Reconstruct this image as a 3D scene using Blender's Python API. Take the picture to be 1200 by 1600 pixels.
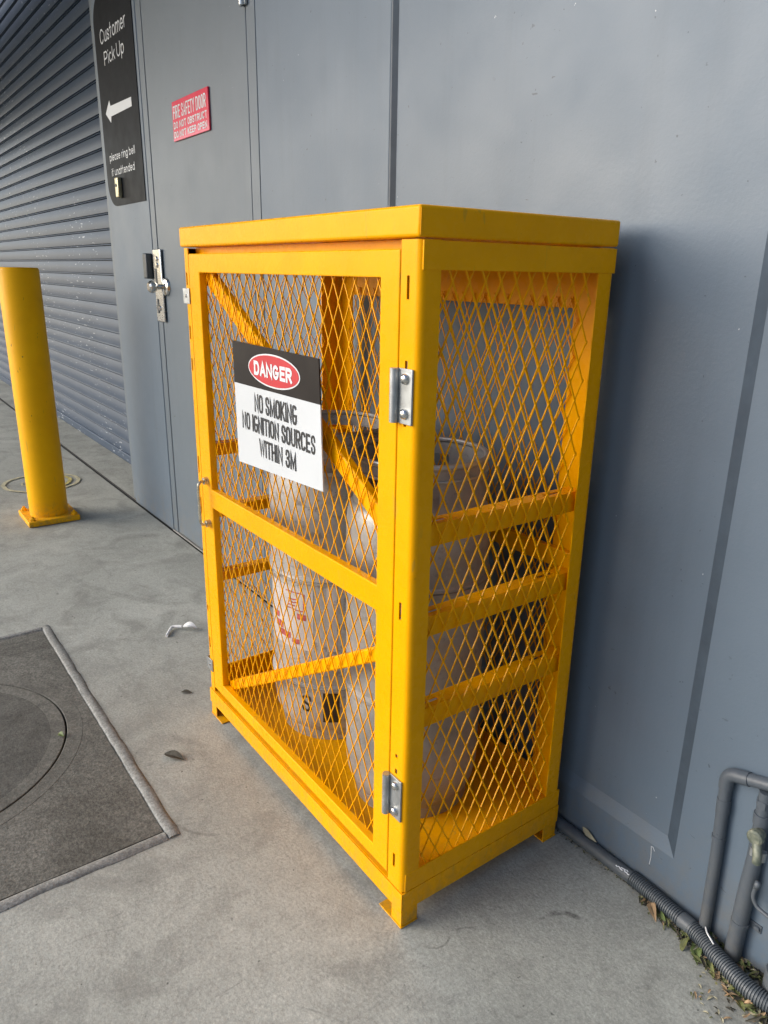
import bpy, bmesh, math, random
from mathutils import Vector, Matrix
random.seed(7)
PI = math.pi
for o in list(bpy.data.objects):
    bpy.data.objects.remove(o)
SC = bpy.context.scene
COL = SC.collection

# ------------------------------------------------------------------ camera, sky, sun, exposure
YAW, PITCH, ROLL = .6314219, .3139991, .0168843
d = Vector((-math.cos(YAW)*math.cos(PITCH), math.sin(YAW)*math.cos(PITCH), -math.sin(PITCH)))
r0 = d.cross(Vector((0, 0, 1))).normalized(); u0 = r0.cross(d)
rr = r0*math.cos(ROLL) + u0*math.sin(ROLL); uu = u0*math.cos(ROLL) - r0*math.sin(ROLL)
cam = bpy.data.cameras.new('camera'); cam_o = bpy.data.objects.new('camera', cam); COL.objects.link(cam_o)
m = Matrix((rr, uu, -d)).transposed().to_4x4(); m.translation = Vector((.802101, -.639426, 1.115641))
cam_o.matrix_world = m
cam.sensor_fit = 'VERTICAL'; cam.sensor_height = 36.0; cam.sensor_width = 27.0
cam.lens = 36.0*1153.7/1600; cam.clip_start = .02; cam.clip_end = 500
SC.camera = cam_o

SUN_EL, SUN_AZ = math.radians(26), math.radians(236)      # direction towards the sun, azimuth from +x anticlockwise
w = bpy.data.worlds.new('World'); SC.world = w; w.use_nodes = True
nt = w.node_tree; bg = nt.nodes['Background']
sky = nt.nodes.new('ShaderNodeTexSky'); sky.sky_type = 'NISHITA'; sky.sun_disc = False
sky.sun_elevation = SUN_EL; sky.sun_rotation = PI/2 - SUN_AZ
sky.air_density = .8; sky.dust_density = 1.9; sky.ozone_density = 1.0
nt.links.new(sky.outputs[0], bg.inputs[0]); bg.inputs[1].default_value = .15
sun = bpy.data.lights.new('sun', 'SUN'); sun.energy = 2.0; sun.angle = math.radians(50); sun.color = (1, .98, .95)
so = bpy.data.objects.new('sun', sun); COL.objects.link(so)
sd = Vector((math.cos(SUN_AZ)*math.cos(SUN_EL), math.sin(SUN_AZ)*math.cos(SUN_EL), math.sin(SUN_EL)))
so.rotation_euler = sd.to_track_quat('Z', 'Y').to_euler()
SC.view_settings.view_transform = 'Standard'; SC.view_settings.look = 'None'
SC.view_settings.exposure = 0.70; SC.view_settings.gamma = 1
SC.cycles.max_bounces = 8

# ------------------------------------------------------------------ materials
class NT:
    def __init__(s, name):
        s.m = bpy.data.materials.new(name); s.m.use_nodes = True
        s.t = s.m.node_tree; s.b = s.t.nodes['Principled BSDF']
        s.pos = None
    def P(s):
        if not s.pos:
            s.pos = s.t.nodes.new('ShaderNodeNewGeometry').outputs['Position']
        return s.pos
    def map(s, scale):
        n = s.t.nodes.new('ShaderNodeMapping'); n.inputs['Scale'].default_value = scale
        s.t.links.new(s.P(), n.inputs['Vector']); return n.outputs[0]
    def noise(s, scale, detail=4, rough=.55, vec=None, dist=0):
        n = s.t.nodes.new('ShaderNodeTexNoise'); n.inputs['Scale'].default_value = scale
        n.inputs['Detail'].default_value = detail; n.inputs['Roughness'].default_value = rough
        n.inputs['Distortion'].default_value = dist
        s.t.links.new(vec or s.P(), n.inputs['Vector']); return n.outputs['Fac']
    def voro(s, scale, feature='F1', vec=None, out='Distance'):
        n = s.t.nodes.new('ShaderNodeTexVoronoi'); n.feature = feature; n.inputs['Scale'].default_value = scale
        s.t.links.new(vec or s.P(), n.inputs['Vector']); return n.outputs[out]
    def ramp(s, f, a, b, lo=0., hi=1.):
        n = s.t.nodes.new('ShaderNodeMapRange'); n.clamp = True
        for k, v in zip(('From Min', 'From Max', 'To Min', 'To Max'), (a, b, lo, hi)): n.inputs[k].default_value = v
        s.t.links.new(f, n.inputs['Value']); return n.outputs[0]
    def math(s, op, a, b):
        n = s.t.nodes.new('ShaderNodeMath'); n.operation = op
        for i, v in enumerate((a, b)):
            if isinstance(v, (int, float)): n.inputs[i].default_value = v
            else: s.t.links.new(v, n.inputs[i])
        return n.outputs[0]
    def mix(s, f, a, b):
        n = s.t.nodes.new('ShaderNodeMix'); n.data_type = 'RGBA'
        for i, v in ((0, f), (6, a), (7, b)):
            if isinstance(v, (int, float)): n.inputs[i].default_value = v
            elif isinstance(v, tuple): n.inputs[i].default_value = (*v, 1)
            else: s.t.links.new(v, n.inputs[i])
        return n.outputs[2]
    def set(s, **k):
        for a, v in k.items():
            i = s.b.inputs[a.replace('_', ' ')]
            if isinstance(v, tuple): i.default_value = (*v, 1) if len(v) == 3 else v
            elif isinstance(v, (int, float)): i.default_value = v
            else: s.t.links.new(v, i)
        return s
    def bump(s, h, strength, dist):
        n = s.t.nodes.new('ShaderNodeBump'); n.inputs['Strength'].default_value = strength; n.inputs['Distance'].default_value = dist
        s.t.links.new(h, n.inputs['Height']); s.t.links.new(n.outputs[0], s.b.inputs['Normal']); return s

def plain(name, col, rough=.5, metal=0., var=.12, scale=30, coat=0):
    n = NT(name); f = n.noise(scale, 4)
    lo = tuple(c*(1-var) for c in col); hi = tuple(min(1, c*(1+var)) for c in col)
    n.set(Base_Color=n.mix(n.ramp(f, .3, .7), lo, hi), Roughness=n.ramp(n.noise(scale*2.3, 3), .3, .7, rough*.85, rough*1.15), Metallic=metal, Coat_Weight=coat)
    return n.m

def mat_yellow(name='yellow_powder_coat', dirt=.0):
    n = NT(name)
    c = n.mix(n.ramp(n.noise(9, 5), .35, .7), (.80, .350, .0) if not dirt else (.88, .42, .0), (.87, .392, .0) if not dirt else (.95, .47, .0))
    if dirt:
        big = n.noise(5, 6, .65)
        c = n.mix(n.ramp(big, .42, .75, 0, dirt), c, (.42, .20, .012))
        v = n.noise(60, 3, .6, n.map((1, 1, .35)))
        c = n.mix(n.ramp(v, .70, .74, 0, .8), c, (.10, .06, .02))
    else:
        c = n.mix(n.ramp(n.noise(75, 3), .70, .76, 0, .35), c, (.45, .2, .01))
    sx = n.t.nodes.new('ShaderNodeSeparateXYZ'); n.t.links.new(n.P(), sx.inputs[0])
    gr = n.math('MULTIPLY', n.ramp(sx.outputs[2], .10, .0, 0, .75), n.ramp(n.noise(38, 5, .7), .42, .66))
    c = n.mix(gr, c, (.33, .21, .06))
    sc = n.noise(55, 2, .5, n.map((1, 1, .22)), .5)
    c = n.mix(n.math('MULTIPLY', n.ramp(sc, .665, .69, 0, .55), n.ramp(n.noise(5, 2), .48, .58)), c, (.55, .30, .03))
    n.set(Base_Color=c, Roughness=n.ramp(n.noise(40, 3), .3, .7, .22, .34) if not dirt else .45)
    n.b.inputs['Specular IOR Level'].default_value = .11 if not dirt else .15
    n.bump(n.noise(260, 2), .08 if not dirt else .25, .002)
    return n.m
YEL = mat_yellow(); YELB = mat_yellow('worn_yellow_enamel', .12)

def mat_wall(name, base, rough, tex=170, bump=.25, marks=True):
    n = NT(name)
    lo = tuple(c*.95 for c in base); hi = tuple(c*1.05 for c in base)
    c = n.mix(n.ramp(n.noise(2.3, 6, .6), .3, .7), lo, hi)
    if marks:
        s1 = n.noise(58, 3, .55, n.map((.8, 1, 1.5)), .6)
        mask = n.ramp(n.noise(1.7, 2), .5, .62)
        c = n.mix(n.math('MULTIPLY', n.ramp(s1, .70, .72, 0, .85), mask), c, tuple(x*.42 for x in base))
        s2 = n.noise(95, 2, .5, n.map((1, 1, 1)))
        c = n.mix(n.ramp(s2, .755, .775, 0, .7), c, tuple(x*.35 for x in base))
        s3 = n.noise(88, 2, .5, n.map((1.07, 1, .93)))
        c = n.mix(n.ramp(s3, .80, .81, 0, .6), c, (.6, .62, .63))
        st = n.noise(7, 4, .6, n.map((2.2, 1, .16)))
        c = n.mix(n.ramp(st, .55, .8, 0, .22), c, tuple(x*.6 for x in base))
        sx = n.t.nodes.new('ShaderNodeSeparateXYZ'); n.t.links.new(n.P(), sx.inputs[0])
        gd = n.math('MULTIPLY', n.ramp(sx.outputs[2], .22, .0, 0, .6), n.ramp(n.noise(26, 6, .7), .40, .65))
        c = n.mix(gd, c, (.16, .15, .13))
    n.set(Base_Color=c, Roughness=n.ramp(n.noise(6, 4), .3, .7, rough*.9, rough*1.12))
    n.bump(n.noise(tex, 3, .6), bump, .002)
    return n.m
WALL = mat_wall('grey_wall_paint', (.108, .146, .188), .46, 170, .16)
BEVSHADE = plain('shaded_bevel_grey', (.050, .072, .098), .6, 0, .12, 20)  # darker than the wall paint: the bevel's shade put into its colour
SEAL2 = plain('pale_grey_sealant', (.095, .115, .135), .6, 0, .1, 20)
DOORM = mat_wall('grey_door_paint', (.112, .142, .170), .44, 300, .10)
SHUT = mat_wall('blue_grey_shutter_paint', (.105, .128, .160), .34, 300, .06, False)
n = NT('blue_grey_scuffed_shutter')
c = n.mix(n.ramp(n.noise(3, 5), .3, .7), (.033, .055, .090), (.046, .070, .108))
sc = n.noise(30, 3, .5, n.map((.55, 1, 2.6)), .3)
msk = n.math('MULTIPLY', n.ramp(n.noise(.9, 3), .46, .56), 1.0)
c = n.mix(n.math('MULTIPLY', n.ramp(sc, .645, .68, 0, .8), msk), c, (.5, .53, .55))
n.set(Base_Color=c, Roughness=.42); n.bump(n.noise(120, 3), .05, .002); n.b.inputs['Specular IOR Level'].default_value = .3; SHUT = n.m

def mat_concrete(name, a, b, dark, rough=.75, fine=1.0, stain=.6, bmp=.28, grain=.16, marks=()):
    n = NT(name)
    c = n.mix(n.ramp(n.noise(1.6, 8, .62), .33, .68), a, b)
    c = n.mix(n.ramp(n.noise(6.5, 7, .65, None, .6), .45, .70, 0, stain), c, dark)
    c = n.mix(n.ramp(n.noise(120, 5, .7), .40, .75, 0, .42*fine), c, tuple(x*.6 for x in a))
    c = n.mix(n.ramp(n.noise(260, 3, .6), .30, .72, 0, .34*fine), c, tuple(x*.55 for x in a))
    c = n.mix(n.ramp(n.noise(420, 2, .6), .60, .78, 0, .35*fine), c, tuple(min(1, x*1.5) for x in b))
    # scuffed drag marks
    sc = n.noise(9, 5, .6, n.map((.35, 2.2, 1)), 1.2)
    c = n.mix(n.ramp(sc, .60, .78, 0, .35), c, tuple(x*.7 for x in dark))
    sc2 = n.noise(13, 4, .55, n.map((2.6, .5, 1)), 1.6)
    c = n.mix(n.ramp(sc2, .64, .74, 0, .38), c, tuple(x*.62 for x in dark))
    # pits and specks
    v = n.noise(62, 2, .5)
    c = n.mix(n.ramp(v, .735, .765, 0, .75), c, tuple(x*.3 for x in dark))
    bl = n.noise(17, 3, .5, n.map((1, 1.4, 1)))
    c = n.mix(n.ramp(bl, .725, .75, 0, .55), c, tuple(x*.42 for x in dark))
    # hairline cracks where a mask allows
    ed = n.voro(2.1, 'DISTANCE_TO_EDGE', None)
    dv = n.t.nodes.new('ShaderNodeVectorMath'); dv.operation = 'ADD'
    nz = n.t.nodes.new('ShaderNodeTexNoise'); nz.inputs['Scale'].default_value = 7; nz.inputs['Detail'].default_value = 5
    n.t.links.new(n.P(), nz.inputs['Vector'])
    mul = n.t.nodes.new('ShaderNodeVectorMath'); mul.operation = 'SCALE'; mul.inputs['Scale'].default_value = .04
    n.t.links.new(nz.outputs['Color'], mul.inputs[0])
    n.t.links.new(n.P(), dv.inputs[0]); n.t.links.new(mul.outputs[0], dv.inputs[1])
    vn = n.t.nodes.new('ShaderNodeTexVoronoi'); vn.feature = 'DISTANCE_TO_EDGE'; vn.inputs['Scale'].default_value = 1.9
    n.t.links.new(dv.outputs[0], vn.inputs['Vector'])
    cr = n.math('MULTIPLY', n.ramp(vn.outputs['Distance'], .0, .005, .35, 0), n.ramp(n.noise(2.7, 2), .58, .66))
    c = n.mix(cr, c, tuple(x*.35 for x in dark))
    gn = n.math('MULTIPLY', n.ramp(n.noise(165, 3, .75), .34, .66, 1-grain, 1+grain), n.ramp(n.noise(48, 4, .7), .32, .68, 1-grain*.55, 1+grain*.55))
    vs = n.t.nodes.new('ShaderNodeVectorMath'); vs.operation = 'SCALE'
    n.t.links.new(c, vs.inputs[0]); n.t.links.new(gn, vs.inputs['Scale']); c = vs.outputs[0]
    br = n.noise(70, 3, .7)
    for (mx, my, r, w_, s_, a0, a1) in marks:           # rubber scuffs: arcs on the slab
        sb = n.t.nodes.new('ShaderNodeVectorMath'); sb.operation = 'SUBTRACT'; sb.inputs[1].default_value = (mx, my, 0)
        n.t.links.new(n.P(), sb.inputs[0])
        xy = n.t.nodes.new('ShaderNodeSeparateXYZ'); n.t.links.new(sb.outputs[0], xy.inputs[0])
        ln = n.math('SQRT', n.math('ADD', n.math('POWER', xy.outputs[0], 2.), n.math('POWER', xy.outputs[1], 2.)), 0)
        dd = n.math('ABSOLUTE', n.math('SUBTRACT', ln, r), 0)
        an = n.math('ARCTAN2', xy.outputs[1], xy.outputs[0])
        mid, half = math.radians((a0+a1)/2), math.radians((a1-a0)/2)
        da = n.math('ABSOLUTE', n.math('SUBTRACT', an, mid), 0)
        f = n.math('MULTIPLY', n.ramp(dd, w_*.4, w_, s_, 0), n.ramp(da, half*.6, half, 1, 0))
        f = n.math('MULTIPLY', f, n.ramp(br, .35, .60, .15, 1))
        c = n.mix(f, c, tuple(x*.35 for x in dark))
    n.set(Base_Color=c, Roughness=n.ramp(n.noise(3, 5), .3, .7, rough*.8, min(1, rough*1.15)))
    n.bump(n.math('ADD', n.noise(180, 4, .65), n.math('MULTIPLY', n.noise(14, 4), .7)), bmp, .003)
    return n.m
MARKS = [(.178, .235, .046, .007, .85, 95, 178), (.178, .215, .050, .004, .5, 160, 178), (.10, .075, .042, .0028, .8, 120, 178), (.04, .04, .030, .0026, .6, -70, 60), (-.50, -.12, .11, .005, .45, -80, -20), (.15, -.12, .16, .006, .35, 40, 75),
 (-1.3, -.9, 1.1, .014, .22, 55, 75), (-2.2, .9, 1.0, .02, .25, -80, -45), (.02, -.75, .33, .004, .4, 70, 95)]
CON = mat_concrete('trowelled_concrete', (.325, .330, .292), (.535, .542, .486), (.212, .212, .186), stain=.75, marks=MARKS)
COVER = mat_concrete('rough_infill_concrete', (.120, .116, .098), (.225, .217, .188), (.062, .058, .046), .85, 1.2, .95, .5, .40)
LIDM = mat_concrete('stained_lid_concrete', (.085, .082, .070), (.150, .145, .126), (.050, .047, .039), .85, 1.0, .9, .4, .30)
COVER2 = mat_concrete('worn_rim_concrete', (.125, .121, .102), (.200, .193, .168), (.075, .071, .058), .85, 1.0, .8, .4, .30)
MORT = mat_concrete('pale_mortar', (.25, .25, .23), (.37, .37, .345), (.18, .178, .162), .8, 1.3, .9, .4, .30)
DARKJ = plain('joint_filler', (.045, .044, .042), .9, 0, .35, 60)
GALV = plain('galvanised_steel', (.40, .42, .425), .46, .8, .20, 45)
CHROME = plain('bright_steel', (.62, .61, .58), .2, 1., .10, 60)
ZINC = plain('passivated_zinc', (.60, .55, .42), .25, .9, .2, 80)
STAIN = plain('brushed_stainless', (.60, .60, .57), .28, .9, .14, 90)
BLACKP = plain('charcoal_panel', (.017, .0185, .021), .42, 0, .12, 5)
BLACKP.node_tree.nodes['Principled BSDF'].inputs['Specular IOR Level'].default_value = .04
DGREY = plain('dark_grey_plastic', (.055, .062, .066), .45, 0, .15, 40)
WHITEV = plain('white_vinyl', (.66, .68, .69), .4, 0, .03, 6)
WHITES = plain('white_sign_plastic', (.56, .585, .60), .35, 0, .04, 5)
BLACKS = plain('black_sign_ink', (.018, .014, .012), .34, 0, .15, 8)
BLACKS.node_tree.nodes['Principled BSDF'].inputs['Specular IOR Level'].default_value = .2
INKG = plain('charcoal_lettering_ink', (.018, .019, .021), .45, 0, .08, 20)
RED = plain('red_sign_ink', (.50, .028, .036), .35, 0, .06, 10)
REDG = plain('glossy_red_plate', (.74, .022, .060), .22, 0, .08, 10, .4)
BRASS = plain('brushed_brass', (.56, .50, .32), .32, .8, .12, 60)
n = NT('dirty_aluminium')
c = n.mix(n.ramp(n.noise(11, 7, .65), .32, .7), (.33, .325, .312), (.52, .515, .50))
c = n.mix(n.ramp(n.noise(46, 5, .7), .56, .74, 0, .6), c, (.17, .14, .115))
c = n.mix(n.ramp(n.noise(20, 4, .6, n.map((1, 1, .28))), .60, .8, 0, .55), c, (.24, .20, .17))
c = n.mix(n.ramp(n.noise(150, 2), .70, .76, 0, .7), c, (.10, .085, .07))
c = n.mix(n.ramp(n.noise(33, 6, .75), .54, .60, 0, .55), c, (.14, .115, .095))
n.set(Base_Color=c, Metallic=.22, Roughness=n.ramp(n.noise(18, 4), .3, .7, .38, .62)); n.bump(n.noise(30, 5, .6), .15, .004); ALU = n.m
n = NT('worn_paper_label')
c = n.mix(n.ramp(n.noise(14, 5, .6), .40, .62), (.46, .43, .415), (.58, .55, .53))
c = n.mix(n.ramp(n.noise(55, 4, .7), .60, .68, 0, .8), c, (.30, .26, .24))
n.set(Base_Color=c, Roughness=.7); LABEL = n.m
FADED = plain('faded_red_print', (.42, .085, .075), .7, 0, .35, 90)
BLK = plain('black_tape', (.022, .018, .014), .5, 0, .2, 40)
CONDM = plain('grey_conduit_pvc', (.085, .098, .108), .48, 0, .14, 35)
PIPEM = mat_wall('painted_pipe', (.078, .094, .112), .45, 200, .25, True)
VERD = NT('weathered_brass'); VERD.set(Base_Color=VERD.mix(VERD.ramp(VERD.noise(60, 4), .4, .62), (.09, .11, .085), (.25, .26, .20)), Roughness=.55, Metallic=.22); VERD = VERD.m
WHITEP = plain('white_plastic', (.75, .76, .75), .4, 0, .06, 40)
LEAFM = [plain('dry_leaf_tan', (.36, .24, .13), .75, 0, .3, 60), plain('olive_leaf', (.13, .14, .045), .7, 0, .35, 60),
         plain('dark_leaf', (.055, .05, .035), .8, 0, .3, 60), plain('pale_straw', (.42, .38, .25), .75, 0, .2, 60), plain('green_leaf', (.11, .15, .045), .65, 0, .3, 60)]
FLOORRING = NT('worn_floor_paint')
_f = FLOORRING
FLOORRING = plain('worn_cream_floor_paint', (.50, .46, .30), .7, 0, .25, 30)
FLOORYEL = plain('worn_yellow_floor_paint', (.50, .42, .14), .7, 0, .3, 30)
SMUDGE = plain('dark_scuff', (.05, .048, .045), .9, 0, .3, 90)

# ------------------------------------------------------------------ mesh helpers
def finish(name, bm, mat, parent=None, bevel=0, seg=2, angle=35, mats=None):
    bmesh.ops.recalc_face_normals(bm, faces=bm.faces)
    lim = math.radians(angle)
    for e in bm.edges:
        e.smooth = len(e.link_faces) == 2 and e.calc_face_angle(0) < lim
    for f in bm.faces: f.smooth = True
    me = bpy.data.meshes.new(name); bm.to_mesh(me); bm.free()
    for x in (mats or [mat]): me.materials.append(x)
    o = bpy.data.objects.new(name, me); COL.objects.link(o)
    if parent: o.parent = parent
    if bevel:
        b = o.modifiers.new('bevel', 'BEVEL'); b.width = bevel; b.segments = seg; b.limit_method = 'ANGLE'; b.angle_limit = math.radians(40)
        b.harden_normals = False
    return o
def new(): return bmesh.new()
def box(bm, x0, x1, y0, y1, z0, z1, mi=0):
    v = [bm.verts.new((x, y, z)) for x in (x0, x1) for y in (y0, y1) for z in (z0, z1)]
    for q in ((0, 1, 3, 2), (4, 6, 7, 5), (0, 4, 5, 1), (2, 3, 7, 6), (0, 2, 6, 4), (1, 5, 7, 3)):
        f = bm.faces.new([v[i] for i in q]); f.material_index = mi
    return v
def tube(bm, pts, r, n=12, cap=True, radii=None):
    pts = [Vector(p) for p in pts]; rings = []
    up = None
    for i, p in enumerate(pts):
        t = (pts[min(i+1, len(pts)-1)] - pts[max(i-1, 0)]).normalized()
        if up is None:
            up = Vector((0, 0, 1)) if abs(t.z) < .9 else Vector((1, 0, 0))
        a = (up - t*up.dot(t)).normalized(); up = a; b = t.cross(a)
        rad = radii[i] if radii else r
        rings.append([bm.verts.new(p + (a*math.cos(2*PI*k/n) + b*math.sin(2*PI*k/n))*rad) for k in range(n)])
    for A, B in zip(rings, rings[1:]):
        for k in range(n): bm.faces.new((A[k], A[(k+1) % n], B[(k+1) % n], B[k]))
    if cap:
        bm.faces.new(rings[0][::-1]); bm.faces.new(rings[-1])
def lathe(bm, prof, cx, cy, n=48, axis='z', z0=0):
    rings = []
    for r, z in prof:
        if axis == 'z': rings.append([bm.verts.new((cx + r*math.cos(2*PI*k/n), cy + r*math.sin(2*PI*k/n), z)) for k in range(n)] if r > 1e-6 else [bm.verts.new((cx, cy, z))])
        else: rings.append([bm.verts.new((cx + r*math.cos(2*PI*k/n), z, cy + r*math.sin(2*PI*k/n))) for k in range(n)] if r > 1e-6 else [bm.verts.new((cx, z, cy))])
    for A, B in zip(rings, rings[1:]):
        for k in range(n):
            a, b, c, e = A[k % len(A)], A[(k+1) % len(A)], B[(k+1) % len(B)], B[k % len(B)]
            l = []
            for x in (a, b, c, e):
                if x not in l: l.append(x)
            if len(l) > 2: bm.faces.new(l)
def plate(bm, T, u, v, holes, t):
    """flat plate of thickness t on the (u,v) rectangle with rectangular holes; T(u,v,w) -> point"""
    us = sorted({u[0], u[1], *[h[0] for h in holes], *[h[1] for h in holes]})
    vs = sorted({v[0], v[1], *[h[2] for h in holes], *[h[3] for h in holes]})
    def solid(i, j):
        if not (0 <= i < len(us)-1 and 0 <= j < len(vs)-1): return False
        a, b = (us[i]+us[i+1])/2, (vs[j]+vs[j+1])/2
        return not any(h[0] < a < h[1] and h[2] < b < h[3] for h in holes)
    V = {}
    def g(i, j, k):
        if (i, j, k) not in V: V[i, j, k] = bm.verts.new(T(us[i], vs[j], k*t))
        return V[i, j, k]
    for i in range(len(us)-1):
        for j in range(len(vs)-1):
            if not solid(i, j): continue
            for k in (0, 1): bm.faces.new([g(i, j, k), g(i+1, j, k), g(i+1, j+1, k), g(i, j+1, k)])
            for (di, dj, a, b) in ((-1, 0, (i, j), (i, j+1)), (1, 0, (i+1, j), (i+1, j+1)), (0, -1, (i, j), (i+1, j)), (0, 1, (i, j+1), (i+1, j+1))):
                if not solid(i+di, j+dj): bm.faces.new([g(*a, 0), g(*b, 0), g(*b, 1), g(*a, 1)])
XZ = lambda y, s=1: (lambda u, v, w: (u, y + s*w, v))        # plate facing the street
YZ = lambda x, s=1: (lambda u, v, w: (x + s*w, u, v))        # plate facing along the wall
def prism(bm, poly, T, t):
    a = [bm.verts.new(T(x, y, 0)) for x, y in poly]; b = [bm.verts.new(T(x, y, t)) for x, y in poly]
    bm.faces.new(a); bm.faces.new(b[::-1])
    for i in range(len(a)): bm.faces.new((a[i], a[(i+1) % len(a)], b[(i+1) % len(a)], b[i]))
def ell(cx, cy, rx, ry, n=48): return [(cx + rx*math.cos(2*PI*k/n), cy + ry*math.sin(2*PI*k/n)) for k in range(n)]
def cat(pts, n=8, closed=False):
    out = []; P = [Vector(p) for p in pts]; N = len(P)
    for i in range(N if closed else N-1):
        g = (lambda k: P[k % N]) if closed else (lambda k: P[min(max(k, 0), N-1)])
        a, b, c, e = g(i-1), g(i), g(i+1), g(i+2)
        for k in range(n):
            t = k/n
            out.append(.5*((2*b) + (c-a)*t + (2*a-5*b+4*c-e)*t*t + (3*b-a-3*c+e)*t**3))
    if not closed: out.append(P[-1])
    return out

# ------------------------------------------------------------------ stroke lettering
def arc(cx, cy, rx, ry, a0, a1, n=14, e=1.0):
    out = []
    for k in range(n+1):
        a = math.radians(a0 + (a1-a0)*k/n); c, s = math.cos(a), math.sin(a)
        out.append((cx + rx*math.copysign(abs(c)**e, c), cy + ry*math.copysign(abs(s)**e, s)))
    return out
def cr(pts): return [tuple(p) for p in cat([(x, y) for x, y in pts], 6)]
def glyphs(e):
    S_ = cr([(.96, .76), (.86, .94), (.5, 1), (.14, .93), (.04, .76), (.2, .58), (.8, .42), (.96, .24), (.86, .06), (.5, 0), (.14, .06), (.03, .25)])
    T3 = [cr([(.04, .77), (.16, .95), (.5, 1), (.86, .94), (.95, .75), (.8, .57), (.42, .53)]), cr([(.42, .53), (.82, .48), (.98, .27), (.86, .06), (.5, 0), (.14, .06), (.02, .25)])]
    bowl = lambda y0, y1: [(0, y1), (.55, y1)] + arc(.55, (y0+y1)/2, .45, (y1-y0)/2, 90, -90, 10, e) + [(.55, y0), (0, y0)]
    x = .68
    G = {
     'A': (1.05, [[(0, 0), (.5, 1), (1, 0)], [(.2, .3), (.8, .3)]]), 'B': (1, [[(0, 0), (0, 1)], bowl(.52, 1), bowl(0, .52)]),
     'C': (1, [arc(.5, .5, .5, .5, 40, 320, 26, e)]), 'D': (1, [[(0, 0), (0, 1)], bowl(0, 1)]),
     'E': (.85, [[(1, 1), (0, 1), (0, 0), (1, 0)], [(0, .52), (.85, .52)]]), 'F': (.8, [[(1, 1), (0, 1), (0, 0)], [(0, .5), (.85, .5)]]),
     'G': (1.03, [arc(.5, .5, .5, .5, 50, 335, 26, e) + [(1, .45), (.6, .45)]]), 'H': (1, [[(0, 0), (0, 1)], [(1, 0), (1, 1)], [(0, .5), (1, .5)]]),
     'I': (0, [[(0, 0), (0, 1)]]), 'K': (1, [[(0, 0), (0, 1)], [(1, 1), (0, .4)], [(.3, .6), (1, 0)]]),
     'M': (1.35, [[(0, 0), (0, 1), (.5, .1), (1, 1), (1, 0)]]), 'N': (1.05, [[(0, 0), (0, 1), (1, 0), (1, 1)]]),
     'O': (1.02, [arc(.5, .5, .5, .5, 0, 360, 36, e)]), 'P': (.95, [[(0, 0), (0, 1)], bowl(.45, 1)]),
     'R': (1, [[(0, 0), (0, 1)], bowl(.47, 1), [(.5, .47), (1, 0)]]), 'S': (.96, [S_]), 'T': (.95, [[(0, 1), (1, 1)], [(.5, 0), (.5, 1)]]),
     'U': (1, [[(0, 1), (0, .4)] + arc(.5, .4, .5, .4, 180, 360, 16, e) + [(1, 1)]]), 'W': (1.5, [[(0, 1), (.25, 0), (.5, .9), (.75, 0), (1, 1)]]),
     'Y': (1, [[(0, 1), (.5, .45), (1, 1)], [(.5, .45), (.5, 0)]]), '3': (.95, T3),
     'a': (.72, [arc(.5, x/2, .5, x/2, 0, 360, 24), [(1, 0), (1, x)]]), 'b': (.72, [[(0, 0), (0, 1)], arc(.5, x/2, .5, x/2, 0, 360, 24)]),
     'c': (.66, [arc(.5, x/2, .5, x/2, 45, 315, 20)]), 'd': (.72, [[(1, 0), (1, 1)], arc(.5, x/2, .5, x/2, 0, 360, 24)]),
     'e': (.7, [[(0, x*.5), (1, x*.5)] + arc(.5, x/2, .5, x/2, 0, 315, 22)]), 'f': (.36, [arc(1, .8, .6, .2, 90, 180, 8) + [(.4, 0)], [(0, x), (1, x)]]),
     'g': (.72, [arc(.5, x/2, .5, x/2, 0, 360, 24), [(1, x), (1, -.1)] + arc(.5, -.1, .5, .2, 0, -160, 12)]),
     'i': (0, [[(0, 0), (0, x*.94)], [(0, .95), (0, .97)]]), 'k': (.6, [[(0, 0), (0, 1)], [(1, x), (0, .28)], [(.35, .42), (1, 0)]]),
     'l': (0, [[(0, 0), (0, 1)]]), 'm': (1.1, [[(0, 0), (0, x)], arc(.25, x*.6, .25, x*.4, 180, 0, 10) + [(.5, 0)], arc(.75, x*.6, .25, x*.4, 180, 0, 10) + [(1, 0)]]),
     'n': (.62, [[(0, 0), (0, x)], arc(.5, x*.55, .5, x*.45, 180, 0, 12) + [(1, 0)]]), 'o': (.74, [arc(.5, x/2, .5, x/2, 0, 360, 24)]),
     'p': (.72, [[(0, -.3), (0, x)], arc(.5, x/2, .5, x/2, 0, 360, 24)]), 'r': (.36, [[(0, 0), (0, x)], arc(1, x*.5, 1, x*.5, 180, 90, 8)]),
     's': (.54, [[(a, b*x) for a, b in S_]]), 't': (.4, [[(.5, 1), (.5, 0)], [(0, x), (1, x)]]),
     'u': (.62, [[(0, x), (0, x*.45)] + arc(.5, x*.45, .5, x*.45, 180, 360, 12) + [(1, x)], [(1, x), (1, 0)]]),
    }
    return G
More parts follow.
